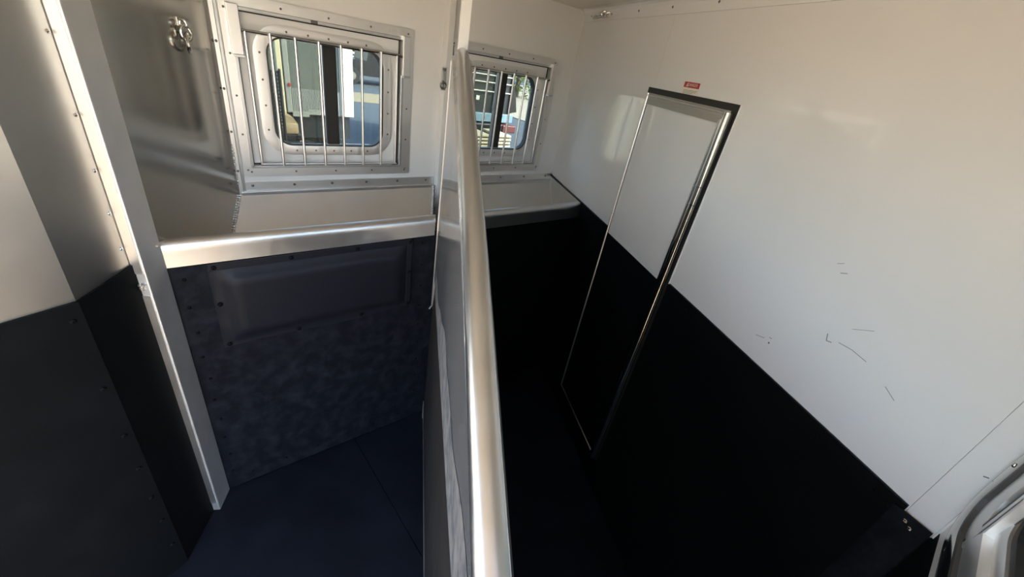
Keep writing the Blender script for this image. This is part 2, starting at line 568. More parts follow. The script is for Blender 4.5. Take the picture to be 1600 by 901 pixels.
# ------------------------------------------------------------------ post between the two windows + latch
wp = thing('wall_post', 'beige square wall post standing between the two windows', 'post', (1.25, YW, 1.10))
part('post_body', box(BM(), (1.226, 1.262), (YW - 0.045, YW), (1.02, 2.245), 0.003), 'white_paint', wp)
part('post_flange', box(BM(), (1.262, 1.282), (YW - 0.008, YW), (1.02, 2.30), 0.001), 'white_paint', wp)
bm = BM()
for k in range(16):
    ball(bm, (1.224, YW - 0.03, 1.13 + k * 0.009), 0.0055, 1, 1, .8, 6, 4)
part('weld_bead', bm, 'weld', wp, True)
lt = thing('bolt_latch', 'small chrome slam latch on the post beside the divider', 'latch', (1.215, YW - 0.05, 1.79))
c = Vector((1.212, YW - 0.052, 1.86))
part('latch_plate', box(BM(), (1.204, 1.230), (YW - 0.050, YW - 0.0455), (1.79, 1.90), 0.002), 'chrome', lt)
part('latch_bolt', tube(BM(), [c + Vector((-.004, -.006, .035)), c + Vector((-.004, -.006, -.02))], 0.008, 10), 'chrome', lt, True)
part('latch_ring', torus(BM(), c + Vector((-.004, -.010, -.045)), X, Z, 0.016, 0.005, 18, 8), 'chrome', lt, True)
part('latch_knob', ball(BM(), c + Vector((-.004, -.012, .03)), 0.010, 1, 1, .7), 'dark_steel', lt, True)

# ------------------------------------------------------------------ left partition panel (between post and window wall)
lw = thing('wall_left', 'polished aluminium partition panel beside the left window', 'wall', PA, kind='structure')
obp = PA + eL * 0.08
part('partition_panel', obox(BM(), obp, eL, nLI, Z, (-0.01, 0.70), (-0.022, -0.004), (0, ZC)), 'alu_sheet', lw)
# partition post, rectangular tube from floor to roof
pp = thing('partition_post', 'bright rectangular aluminium post at the edge of the left partition', 'post', PA)
part('post_tube', obox(BM(), PA, eL, -nLI, Z, (0.0, 0.104), (0, 0.0335), (0.004, ZC), 0.004), 'post_metal', pp)
part('post_face_strip', obox(BM(), PA, eL, -nLI, Z, (-0.003, 0.0005), (0.006, 0.031), (1.24, ZC)), 'alu_frame', pp)
part('post_face_strip', obox(BM(), PA, eL, -nLI, Z, (-0.003, 0.0005), (0.006, 0.031), (0.06, 1.16)), 'alu_frame', pp)
bm = BM()
for z, d in ((1.205, .012), (1.198, .018), (1.20, .024), (1.192, .021), (1.186, .020)):
    ball(bm, PA - eL * 0.002 - nLI * d + Z * z, 0.008, 1, 1, .6, 8, 5)
part('weld_bead', bm, 'weld', pp, True)
bm = BM()
for k in range(6):
    ball(bm, PA + eL * (0.085 + k * .004) + nLI * 0.003 + Z * (1.298 - k * .0), 0.007, 1, 1, .7, 8, 5)
part('weld_bead', bm, 'weld', pp, True)

# ------------------------------------------------------------------ rear partition (bent sheet left of the post)
rw = thing('wall_rear', 'bent aluminium tack partition left of the bright post', 'wall', PC, kind='structure')
d1 = (PC - PB)
L1 = d1.length
d1.normalize()
n1 = Vector((-d1.y, d1.x, 0))
if n1.dot(Vector((0, 0, 0)) - PC) < 0:
    n1 = -n1
d2 = (PD - PC)
L2 = d2.length
d2.normalize()
n2 = Vector((-d2.y, d2.x, 0))
if n2.dot(Vector((0, 0, 0)) - PC) < 0:
    n2 = -n2
ZM = 1.27
part('sheet_panel', obox(BM(), PB, d1, n1, Z, (-0.02, L1), (-0.02, 0), (ZM - 0.02, ZC)), 'alu_dull', rw)
part('sheet_panel', obox(BM(), PC, d2, n2, Z, (0, L2), (-0.02, 0), (ZM - 0.02, ZC)), 'alu_dull', rw)
part('rubber_mat', obox(BM(), PB, d1, n1, Z, (-0.03, L1 + .004), (-0.02, 0.006), (0, ZM)), 'rubber', rw)
part('rubber_mat', obox(BM(), PC, d2, n2, Z, (-0.002, L2), (-0.02, 0.008), (0, ZM)), 'rubber', rw)
screws(rw, [PB + d1 * 0.018 + n1 * 0 + Z * z for z in (1.88, 1.70, 1.56, 1.44, 1.33)], n1, SCREW_L, s=0.8)
screws(rw, [PC + d2 * 0.022 + n2 * 0.008 + Z * z for z in (1.22, 0.98, 0.78, 0.62, 0.46, 0.32, 0.16)], n2, BOLT, 'bolt', 0.9)

# ------------------------------------------------------------------ tie ring on the left partition
def tie_ring(label, base, n, ax, s=1.0):
    t = thing('tie_ring', label, 'tie ring', base)
    part('base_plate', obox(BM(), base, ax, n, Z, (-.012 * s, .012 * s), (0, .004), (-.014 * s, .014 * s), .002), 'chrome', t)
    part('eye_bolt', torus(BM(), base + n * .014 + Z * (-.004), n, Z, 0.010 * s, 0.0042 * s, 18, 8), 'chrome', t, True)
    part('swivel_ring', torus(BM(), base + n * .018 + Z * (-.032 * s), (ax * .8 + n * .6).normalized(), Z, 0.016 * s, 0.005 * s, 22, 8, 0.022 * s), 'chrome', t, True)
    part('tie_loop', torus(BM(), base + n * .016 + Z * (-.060 * s) + ax * .006, (ax * .9 - n * .35).normalized(), Z, 0.022 * s, 0.0058 * s, 24, 8, 0.028 * s), 'chrome', t, True)
    return t


tie_ring('chrome double tie ring hanging on the left aluminium partition', PA + eL * 0.505 - nLI * 0.004 + Z * 1.925, nLI, eL, 1.0)

# ------------------------------------------------------------------ slanted right wall
ZR, SD0, SD1, ZD0, ZD1, SE = 1.300, 1.028, 1.648, 0.145, 1.990, 2.672
wr = thing('wall_right', 'slanted glossy white wall with black rubber lower half', 'wall', K + aS * 1.3, kind='structure')
part('backing', prism(BM(), K, aS, Z, nI, [(-0.1, 0), (SE + .05, 0), (SE + .05, ZC), (-0.1, ZC)], -0.06, -0.028), 'white_paint', wr)
part('backing', prism(BM(), K, aS, Z, nI, [(SD1, ZR - .02), (SE + .05, ZR - .02), (SE + .05, ZC), (-0.1, ZC), (-0.1, ZR - .02), (SD0, ZR - .02), (SD0, ZD1), (SD1, ZD1)], -0.028, -0.0036), 'white_paint', wr)
g = 0.0007
part('wall_panel', prism(BM(), K, aS, Z, nI, [(-0.05, ZR - .02), (SD0, ZR - .02), (SD0, ZD1), (1.068 - g, ZD1), (1.068 - g, 2.268), (-0.05, 2.268)], -0.004, 0), 'white_wall', wr)
part('wall_panel', prism(BM(), K, aS, Z, nI, [(1.068 + g, ZD1), (SD1, ZD1), (SD1, ZR - .02), (2.618 - g, ZR - .02), (2.618 - g, 2.268), (1.068 + g, 2.268)], -0.004, 0), 'white_wall', wr)
part('wall_panel', prism(BM(), K, aS, Z, nI, [(2.618 + g, ZR - .02), (SE, ZR - .02), (SE, 2.268), (2.618 + g, 2.268)], -0.004, 0.0003), 'white_wall', wr)
# curved header cove
bm = BM()
prof = [(0, 2.270), (0.002, 2.290), (0.004, 2.305), (0.010, 2.318), (0.020, 2.326), (0.034, 2.33), (-0.03, 2.33), (-0.03, 2.270)]
prism(bm, K + aS * -0.04, nI, Z, aS, prof, 0, SE + 0.04)
part('header_cove', bm, 'white_wall', wr)
screws(wr, [RP(s, 2.297, 0.003) for s in (0.13, 0.42, 0.73, 1.03, 1.337, 1.64, 1.94, 2.24)], nI, SCREW, s=1.1)
# rubber lower half, notched for the door
part('rubber_mat', prism(BM(), K, aS, Z, nI, [(-0.05, 0), (2.615, 0), (2.615, ZR), (SD1, ZR), (SD1, ZD0), (SD0, ZD0), (SD0, ZR), (-0.05, ZR)], -0.03, 0.007), 'rubber', wr)
part('rubber_mat', prism(BM(), K, aS, Z, nI, [(2.600, 0), (SE, 0), (SE, ZR - .004), (2.600, ZR - .012)], 0.0072, 0.012), 'rubber_dust', wr)
part('mat_edge_bead', prism(BM(), K, aS, Z, nI, [(0.64, ZR), (SD0, ZR), (SD0, ZR + .004), (0.64, ZR + .004)], -0.001, 0.004), 'gasket', wr)
part('mat_edge_bead', prism(BM(), K, aS, Z, nI, [(SD1, ZR), (2.615, ZR), (2.615, ZR + .003), (SD1, ZR + .003)], -0.001, 0.004), 'gasket', wr)
screws(wr, [RP(s, z, 0.007) for s, z in ((2.13, 1.27), (2.40, 1.27), (1.80, 1.27), (2.56, 1.275), (2.59, 1.27))], nI, BOLT, 'bolt', 0.7)
screws(wr, [RP(s, z, 0.0125) for s, z in ((2.632, 1.275), (2.645, 1.268))], nI, SCREW_L, 'bolt', 0.9)


# scratches and scuffs on the white panel
def scratch(pts, w):
    bm = BM()
    P = [RP(s, z, 0.0003) for s, z in pts]
    for a, b in zip(P, P[1:]):
        t = (b - a).normalized()
        u = t.cross(nI) * w
        obox(bm, a, t, u.normalized(), nI, (0, (b - a).length), (-w, w), (0, 0.0004))
    part('scratch', bm, 'scuff', wr)


scratch([(2.276, 1.515), (2.283, 1.497), (2.296, 1.501)], 0.0011)
scratch([(2.310, 1.512), (2.345, 1.516), (2.385, 1.512)], 0.0007)
scratch([(2.318, 1.56), (2.36, 1.585)], 0.0005)
scratch([(2.100, 1.378), (2.13, 1.388)], 0.0007)
scratch([(2.142, 1.40), (2.152, 1.402)], 0.0009)
scratch([(2.445, 1.49), (2.475, 1.475)], 0.0006)
scratch([(2.22, 1.665), (2.235, 1.672)], 0.0009)
scratch([(2.20, 1.682), (2.215, 1.69)], 0.0006)
scratch([(2.655, 1.46), (2.662, 1.464)], 0.0012)
bm = BM()
ball(bm, RP(2.150, 1.385, 0.0002), 0.0028, 1, 1, 1, 8, 6)
part('scuff_mark', bm, 'scuff', wr)

# warning sticker
st = thing('warning_sticker', 'small red and cream danger sticker above the narrow door', 'sticker', RP(1.34, 1.99, 0.0005))
part('paper', prism(BM(), K, aS, Z, nI, [(1.289, 1.985), (1.391, 1.985), (1.391, 2.034), (1.289, 2.034)], 0.0002, 0.0008), 'sticker', st)
part('red_band', prism(BM(), K, aS, Z, nI, [(1.289, 2.014), (1.391, 2.014), (1.391, 2.034), (1.289, 2.034)], 0.0008, 0.0012), 'red', st)
for zz, s1 in ((2.005, 1.385), (2.000, 1.380), (1.995, 1.362), (1.990, 1.35)):
    part('print_line', prism(BM(), K, aS, Z, nI, [(1.295, zz - .0012), (s1, zz - .0012), (s1, zz + .0005), (1.295, zz + .0005)], 0.0008, 0.0011), 'scuff', st)


def text_part(txt, size, o, ax, up, n, m, parent, name='lettering'):
    cu = bpy.data.curves.new('tmp_text', 'FONT')
    cu.body = txt
    cu.size = size
    cu.align_x = 'CENTER'
    cu.align_y = 'CENTER'
    cu.extrude = 0.0002
    tmp = bpy.data.objects.new('tmp_text', cu)
    COL.objects.link(tmp)
    dg = bpy.context.evaluated_depsgraph_get()
    me = bpy.data.meshes.new_from_object(tmp.evaluated_get(dg))
    bpy.data.objects.remove(tmp)
    M = Matrix((ax, up, n)).transposed().to_4x4()
    M.translation = Vector(o) - rootloc(parent)
    me.transform(M)
    me.materials.clear()
    me.materials.append(MATS[m])
    ob = bpy.data.objects.new(name, me)
    COL.objects.link(ob)
    ob.parent = parent
    return ob


text_part('DANGER', 0.016, RP(1.347, 2.024, 0.0015), aS, Z, nI, 'white_out', st)
part('warning_triangle', prism(BM(), K, aS, Z, nI, [(1.304, 2.0175), (1.320, 2.0175), (1.312, 2.031)], 0.0012, 0.0015), 'white_out', st)

# header tie ring
t = thing('tie_ring', 'chrome oval tie ring at the top of the white wall corner', 'tie ring', RP(0.30, 2.295, 0.004))
part('base_plate', obox(BM(), RP(0.36, 2.296, 0), aS, nI, Z, (-.045, .045), (0.003, .010), (-.012, .012), .003), 'chrome', t)
part('eye_bolt', torus(BM(), RP(0.355, 2.296, 0.022), nI, Z, 0.013, 0.0055, 18, 8), 'chrome', t, True)
part('tie_loop', torus(BM(), RP(0.295, 2.290, 0.026), aS, (nI * .6 - Z * .5).normalized(), 0.058, 0.0055, 26, 8, 0.026), 'chrome', t, True)
screws(t, [RP(0.325, 2.296, 0.010), RP(0.398, 2.296, 0.010)], nI, SCREW_L, s=.7)

# narrow door in the slanted wall
dr = thing('door_1', 'narrow flush door in the slanted wall, white above and black below', 'door', RP(1.34, ZD0, 0), kind='structure')
part('door_panel', prism(BM(), K, aS, Z, nI, [(1.040, 1.268), (1.572, 1.268), (1.572, 1.927), (1.040, 1.927)], -0.024, -0.006), 'white_wall', dr)
part('rubber_mat', prism(BM(), K, aS, Z, nI, [(1.040, 0.155), (1.572, 0.155), (1.572, 1.270), (1.040, 1.270)], -0.024, -0.001), 'rubber', dr)
part('head_gasket', prism(BM(), K, aS, Z, nI, [(SD0, 1.967), (SD1, 1.967), (SD1, 1.990), (SD0, 1.990)], -0.028, 0.002), 'gasket', dr)
hd = part('head_rail', prism(BM(), K, aS, Z, nI, [(1.034, 1.920), (1.580, 1.920), (1.612, 1.9675), (1.034, 1.9675)], -0.026, 0.001), 'door_metal', dr)
part('drip_edge', tube(BM(), [RP(1.045, 1.957, 0.002), RP(1.59, 1.957, 0.002)], 0.0045, 8), 'alu_frame', dr, True)
part('edge_trim', tube(BM(), [RP(1.036, 0.152, 0.000), RP(1.036, 1.965, 0.000)], 0.0055, 10), 'alu_tube', dr, True)
part('sill_trim', tube(BM(), [RP(1.036, 0.150, 0.000), RP(1.612, 0.150, 0.000)], 0.004, 8), 'alu_tube', dr, True)
part('jamb_channel', prism(BM(), K, aS, Z, nI, [(1.570, 0.155), (1.588, 0.155), (1.588, 1.93), (1.570, 1.93)], -0.026, 0.004), 'alu_mill', dr)
part('hinge_leaf', tube(BM(), [RP(1.583, 0.155, 0.004), RP(1.583, 1.935, 0.004)], 0.0105, 14), 'chrome', dr, True)
part('hinge_gasket', prism(BM(), K, aS, Z, nI, [(1.586, ZD0), (SD1, ZD0), (SD1, 1.970), (1.586, 1.970)], -0.028, -0.002), 'gasket', dr)
zs = [0.152, 0.52, 0.90, 1.27, 1.63, 1.70, 1.962]
for a, b in zip(zs, zs[1:]):
    part('hinge_barrel', tube(BM(), [RP(1.611, a + .0012, 0.009), RP(1.611, b - .0012, 0.009)], 0.0165, 18), 'chrome', dr, True)
part('frame_edge', tube(BM(), [RP(SD1, ZD0, 0.002), RP(SD1, ZD1, 0.002)], 0.0035, 8), 'white_paint', dr, True)

# ------------------------------------------------------------------ mangers
wm = thing('wall_manger', 'black rubber faced manger front below the troughs', 'wall', (0.9, YM, 0), kind='structure')
xr_m = K.x + aS.x * ((YW - YM) / dR.y)
part('rubber_mat', box(BM(), (-0.105, 0.955), (YM, YM + 0.02), (0, 1.215)), 'rubber_dust', wm)
part('rubber_mat', box(BM(), (0.958, xr_m + .02), (YM, YM + 0.02), (0, 1.215)), 'rubber', wm)
screws(wm, [(0.003 - 0.05 - 0.006 * (k % 2), YM, 1.15 - 0.115 * k) for k in range(10)], (0, -1, 0), BOLT, 'bolt', 0.75)
screws(wm, [(0.865, YM, 1.17 - 0.12 * k) for k in range(10)], (0, -1, 0), BOLT, 'bolt', 0.6)
screws(wm, [(0.02 + 0.15 * k, YM, 0.06) for k in range(7)], (0, -1, 0), BOLT, 'bolt', 0.6)


def left_x(y):
    return PA.x + (y - PA.y) / eL.y * eL.x


def right_x(y):
    return K.x + aS.x * ((YW - y) / dR.y)


def manger(x0f, x1f, xd0, xd1, label):
    """x0f(y), x1f(y): ends of the trough as functions of y"""
    m = thing('feed_manger', label, 'manger', ((x0f(YM) + x1f(YM)) / 2, YM, 1.2), 'aluminium feed mangers under the windows')
    # lip rail: rounded top, flat face
    prof = [(-0.004, 1.204), (-0.004, 1.250), (-0.005, 1.262)]
    for k in range(9):
        a = PI * (1 - k / 8.0)
        prof.append((0.021 + 0.026 * math.cos(a), 1.271 + 0.026 * math.sin(a)))
    prof += [(0.047, 1.204)]
    bm = BM()
    A = [bm.verts.new((x0f(YM + p), YM + p, q)) for p, q in prof]
    B = [bm.verts.new((x1f(YM + p), YM + p, q)) for p, q in prof]
    n = len(prof)
    fs = [bm.faces.new(A), bm.faces.new(B)]
    for i in range(n):
        j = (i + 1) % n
        fs.append(bm.faces.new([A[i], A[j], B[j], B[i]]))
    bmesh.ops.recalc_face_normals(bm, faces=fs)
    part('lip_rail', bm, 'alu_mill', m, True)

    def sheet(name, y0, z0, y1, z1, t, mm):
        bm = BM()
        d = Vector((0, y1 - y0, z1 - z0)).normalized()
        nn = Vector((0, d.z, -d.y)) * t
        vs = []
        for yy, zz in ((y0, z0), (y1, z1)):
            for f in (x0f, x1f):
                vs.append((f(yy), yy, zz))
        q = [bm.verts.new(v) for v in vs] + [bm.verts.new(Vector(v) + nn) for v in vs]
        fs = [bm.faces.new([q[i] for i in f]) for f in ((0, 1, 3, 2), (4, 5, 7, 6), (0, 1, 5, 4), (2, 3, 7, 6), (0, 2, 6, 4), (1, 3, 7, 5))]
        bmesh.ops.recalc_face_normals(bm, faces=fs)
        return part(name, bm, mm, m)
    sheet('back_sheet', 2.172, 1.250, 1.93, 0.98, -0.002, 'alu_trough')
    sheet('floor_sheet', 1.93, 0.98, 1.655, 0.98, -0.002, 'alu_trough')
    sheet('inner_front_sheet', 1.655, 0.98, 1.655, 1.25, 0.002, 'alu_trough')
    w1, w2 = x0f(YW) , x1f(YW)
    part('wall_strip', box(BM(), (w1 + .002, w2 - .002), (YW - 0.006, YW), (1.262, 1.306), 0.001), 'alu_frame', m)
    part('back_ledge', box(BM(), (w1 + .002, w2 - .002), (YW - 0.022, YW - 0.002), (1.246, 1.262), 0.002), 'alu_mill', m)
    k = int((w2 - w1) / 0.19)
    screws(m, [(lerp(w1 + .05, w2 - .06, i / max(1, k)), YW - 0.006, 1.288) for i in range(k + 1)], (0, -1, 0), SCREW, s=1.5)
    # weld beads down both rear corners
    for f, s in ((x0f, 1), (x1f, -1)):
        bm = BM()
        for i in range(16):
            t = i / 15.0
            yy, zz = lerp(2.168, 2.06, t), lerp(1.250, 1.125, t)
            ball(bm, (f(yy) + s * 0.004, yy - .004, zz), 0.0065, 1, 1, .8, 6, 4)
        part('weld_bead', bm, 'weld', m, True)
    return m


# centre line of the divider
e2 = Vector((0.474, 0.880, 0)).normalized()
mD = Vector((-e2.y, e2.x, 0))          # towards the left stall
QD = Vector((0.942, 1.533, 0))


def div_x(y):
    return QD.x + (y - QD.y) / e2.y * e2.x


mg1 = manger(lambda y: left_x(y) - 0.006, lambda y: 0.925 + (y - YM) * 0.52, 0, 0, 'open aluminium feed manger beneath the left window')
mg2 = manger(lambda y: 0.965 + (y - YM) * 0.52, lambda y: right_x(y) - 0.006, 0, 0, 'open aluminium feed manger in the corner beneath the right window')
# side sheet against the right wall
part('end_sheet', prism(BM(), K, aS, Z, nI, [(0.0, 1.288), (0.60, 1.296), (0.60, 0.99), (0.27, 0.99), (0.0, 1.24)], 0.0005, 0.008), 'alu_trough', mg2)
part('end_bead', prism(BM(), K, aS, Z, nI, [(-0.01, 1.287), (0.64, 1.296), (0.64, 1.304), (-0.01, 1.297)], 0.0005, 0.010), 'gasket', mg2)

# chest pad on the left manger front
pd = thing('chest_pad', 'black vinyl chest pad bolted below the left manger rail', 'pad', (0.415, YM, 0.825))
bm = BM()
px0, px1, pz0, pz1 = 0.022, 0.808, 0.828, 1.200
NX, NZ = 40, 20
grid = []
for i in range(NX + 1):
    row = []
    for j in range(NZ + 1):
        u, v = i / NX, j / NZ
        xx, zz = lerp(px0, px1, u), lerp(pz0, pz1, v)
        du = min(u, 1 - u) * (px1 - px0)
        dv = min(v, 1 - v) * (pz1 - pz0)
        d = min(du, dv)
        t = max(0, min(1, (d - 0.028) / 0.05))
        h = 0.006 + 0.026 * (t * t * (3 - 2 * t))
        h += 0.004 * math.sin(9 * u + 2 * v) * t * (1 - t) * 4 * 0.4
        if d < 0.028:
            h -= 0.003 * abs(math.sin(14 * u + 11 * v)) * (1 if d > 0 else .5)
        row.append(bm.verts.new((xx, YM - h, zz + (0.006 * math.sin(8 * u) if j == 0 else 0))))
    grid.append(row)
for i in range(NX):
    for j in range(NZ):
        bm.faces.new([grid[i][j], grid[i + 1][j], grid[i + 1][j + 1], grid[i][j + 1]])
edge = [e for e in bm.edges if e.is_boundary]
r = bmesh.ops.extrude_edge_only(bm, edges=edge)
for v in [g_ for g_ in r['geom'] if isinstance(g_, bmesh.types.BMVert)]:
    v.co.y = YM
bmesh.ops.recalc_face_normals(bm, faces=bm.faces)
part('cushion', bm, 'vinyl_pad', pd, True)
part('top_flap', box(BM(), (px0 + .004, px1 - .004), (YM - 0.010, YM - 0.0045), (pz1 - .026, pz1 + .002), 0.002), 'vinyl_pad', pd)
part('side_flap', box(BM(), (px1 - .026, px1 - .002), (YM - 0.013, YM - 0.0045), (pz0 + .03, pz1 - .006), 0.002), 'vinyl_pad', pd)
screws(pd, [(px0 + .02, YM - .010, pz1 - .014), (px0 + .27, YM - .010, pz1 - .014), (px0 + .53, YM - .010, pz1 - .014), (px1 - .015, YM - .013, pz1 - .012),
            (px1 - .015, YM - .013, 1.03), (px1 - .015, YM - .013, pz0 + .022), (px0 + .54, YM - .007, pz0 + .012), (px0 + .27, YM - .007, pz0 + .012),
            (px0 + .018, YM - .007, pz0 + .014), (px0 + .016, YM - .007, 1.03)], (0, -1, 0), BOLT, 'bolt', 1.0)

# ------------------------------------------------------------------ stall divider
sd = thing('stall_divider', 'aluminium stall divider with a thick sloping tube rail', 'divider', (QD.x, QD.y, 0))


def dp(u, z, off=0.0):
    return QD - e2 * u + mD * off + Z * z


RAIL = [(0.0, 1.992), (0.25, 1.912), (0.5055, 1.832), (0.876, 1.720), (1.085, 1.653), (1.289, 1.578), (1.454, 1.516), (1.564, 1.476), (1.80, 1.39)]


def rail_z(u):
    for (a, za), (b, zb) in zip(RAIL, RAIL[1:]):
        if u <= b:
            return lerp(za, zb, (u - a) / (b - a))
    return RAIL[-1][1]


us = [i * 0.03 for i in range(61)]


def rail_s(u):
    return sum(rail_z(max(0, min(1.8, u + d))) for d in (-.09, -.06, -.03, 0, .03, .06, .09)) / 7


RR = 0.025
rp = [dp(u, rail_s(u)) for u in us]
# the tube turns down at its far end and at its near end
far = [dp(-0.012, 1.955), dp(-0.014, 1.90)]
part('rail', tube(BM(), [dp(-0.010, 1.93), dp(-0.009, 1.965), dp(0.000, 1.982)] + rp[1:] + [dp(1.825, 1.37), dp(1.84, 1.32), dp(1.845, 0.55)], RR, 24), 'rail_metal', sd, True)
# extrusion seam along the right flank of the rail
part('rail_seam', tube(BM(), [p + (-mD * 0.0185) + Z * 0.0172 for p in rp[2:]], 0.0009, 6), 'alu_frame', sd, True)
HS = 0.037


def hs(u):
    return lerp(0.037, 0.022, max(0, min(1, u / 1.5)))


def low_z(u):
    # lower hem of the metal skin: drops a little towards the far end
    return min(rail_s(max(0, u)) - 0.07, lerp(0.985, 1.25, max(0, min(1.2, (u + 0.05) / 1.55))))


skin_u = [-0.05 + i * 0.05 for i in range(38)]
for sgn in (1, -1):
    bm = BM()
    top = [bm.verts.new(dp(u, rail_s(max(0, u)) - 0.002, sgn * 0.018)) for u in skin_u]
    mid = [bm.verts.new(dp(u, rail_s(max(0, u)) - 0.018, sgn * hs(u))) for u in skin_u]
    bot = [bm.verts.new(dp(u, low_z(u), sgn * hs(u))) for u in skin_u]
    fold = [bm.verts.new(dp(u, low_z(u), sgn * (hs(u) - .006))) for u in skin_u]
    for a, b in ((top, mid), (mid, bot), (bot, fold)):
        for i in range(len(skin_u) - 1):
            bm.faces.new([a[i], a[i + 1], b[i + 1], b[i]])
    bmesh.ops.recalc_face_normals(bm, faces=bm.faces)
    part('skin', bm, 'alu_skin', sd)
# chalky worn hem along the skin
bm = BM()
hu = [0.12 + i * 0.04 for i in range(43)]
lo = [bm.verts.new(dp(u, low_z(u), hs(u) + .0012)) for u in hu]
up_ = [bm.verts.new(dp(u, low_z(u) + 0.06 + 0.10 * min(1, u) + 0.018 * math.sin(u * 9) + 0.008 * math.sin(u * 23), hs(u) + .0008)) for u in hu]
for i in range(len(hu) - 1):
    bm.faces.new([lo[i], lo[i + 1], up_[i + 1], up_[i]])
part('worn_hem', bm, 'dust', sd)


def hem_off(u):
    return lerp(0.037, 0.002, max(0, min(1, u / 1.2)))


# rubber skirt hanging between the skins
bm = BM()
rows = []
for i, u in enumerate(skin_u):
    r_ = []
    for j in range(9):
        v = j / 8
        z = lerp(low_z(u) + 0.03, 0.03, v)
        off = lerp(hs(u) - 0.008, hem_off(u), v ** 0.8) + 0.003 * math.sin(u * 11 + v * 4) * (1 - v)
        r_.append(bm.verts.new(dp(u, z, off)))
    rows.append(r_)
for i in range(len(rows) - 1):
    for j in range(8):
        bm.faces.new([rows[i][j], rows[i + 1][j], rows[i + 1][j + 1], rows[i][j + 1]])
bmesh.ops.solidify(bm, geom=list(bm.faces), thickness=0.008)
part('skirt', bm, 'skirt', sd, True)
part('skirt_edge', tube(BM(), [dp(u, 0.03, hem_off(u) + .002) for u in skin_u], 0.0022, 6), 'alu_frame', sd, True)
# far edge: bright rod and the pivot tube
part('edge_rod', tube(BM(), [dp(-0.052, 1.95, HS), dp(-0.052, 0.80, HS), dp(-0.058, 0.775, HS + .012)], 0.0042, 8), 'alu_frame', sd, True)
part('end_channel', obox(BM(), dp(0, 0), e2, mD, Z, (0.048, 0.066), (-HS, HS - .004), (0.78, 1.97), .002), 'alu_mill', sd)
part('pivot_post', obox(BM(), dp(0, 0), e2, mD, Z, (-0.02, 0.02), (-0.02, 0.02), (1.985, ZC), .003), 'white_paint', sd)
part('foot_clip', obox(BM(), dp(0, 0), e2, mD, Z, (0.0, 0.03), (0.040, 0.044), (0.0, 0.12), .001), 'alu_frame', sd)

# ------------------------------------------------------------------ curb side wall and its window
wc = thing('wall_curb', 'white side wall with a rounded window in the lower right corner', 'wall', (0.4, YC, 0), kind='structure')
CX1 = K.x + aS.x * SE + 0.01
cx0, cx1, cz0, cz1 = 0.31, 1.030, 1.408, 2.00
for x0, x1, z0, z1 in ((0.18, cx0, 1.30, ZC), (cx0, cx1, 1.30, cz0), (cx0, cx1, cz1, ZC), (cx1, CX1 + .03, 1.30, ZC)):
    part('wall_panel', box(BM(), (x0, x1), (YC - 0.05, YC), (z0, z1)), 'white_wall', wc)
part('rubber_mat', box(BM(), (0.18, CX1 + .03), (YC - 0.05, YC + 0.001), (0, 1.30)), 'rubber', wc)
w3 = thing('window_3', 'rounded aluminium framed side window at the lower right edge', 'window', (0.68, YC, cz0), kind='structure')
ccx, ccz, cw, ch = (cx0 + cx1) / 2, (cz0 + cz1) / 2, cx1 - cx0, cz1 - cz0
O = Vector((0, YC, 0))
part('outer_frame', ringplate(BM(), O, X, Z, Y, rrect(ccx, ccz, cw + .110, ch + .110, .11), rrect(ccx, ccz, cw + .02, ch + .02, .07), 0.010, -0.002, 0.005), 'chrome', w3, True)
part('frame_gasket', ringplate(BM(), O, X, Z, Y, rrect(ccx, ccz, cw + .120, ch + .120, .115), rrect(ccx, ccz, cw + .108, ch + .108, .109), 0.008, -0.002), 'seal', w3)
part('inner_gasket', ringplate(BM(), O, X, Z, Y, rrect(ccx, ccz, cw + .022, ch + .022, .071), rrect(ccx, ccz, cw + .006, ch + .006, .064), 0.013, -0.04), 'seal', w3)
part('inner_frame', ringplate(BM(), O, X, Z, Y, rrect(ccx, ccz, cw + .006, ch + .006, .064), rrect(ccx, ccz, cw - .09, ch - .09, .05), 0.006, -0.045, 0.002), 'alu_frame', w3, True)
part('guard_gasket', box(BM(), (0.950, 0.960), (YC - 0.01, YC + 0.007), (1.362, 2.05), 0.002), 'seal', w3)
part('guard_bar', box(BM(), (0.932, 0.950), (YC - 0.01, YC + 0.008), (1.360, 2.05), 0.003), 'alu_frame', w3)
part('sash_frame', ringplate(BM(), O, X, Z, Y, rrect(ccx, ccz, cw - .09, ch - .09, .05), rrect(ccx, ccz, cw - .15, ch - .15, .06), -0.008, -0.045, 0.003), 'alu_frame', w3, True)
part('sash_gasket', ringplate(BM(), O, X, Z, Y, rrect(ccx, ccz, cw - .15, ch - .15, .06), rrect(ccx, ccz, cw - .175, ch - .175, .05), -0.012, -0.045), 'gasket', w3)
part('pane', box(BM(), (cx0 + .07, cx1 - .07), (YC - 0.032, YC - 0.028), (cz0 + .07, cz1 - .07)), 'glass', w3)
screws(w3, [(cx1 + .026, YC + .015, z) for z in (1.53, 1.66, 1.80, 1.94)], (0, 1, 0), SCREW_L, s=.8)

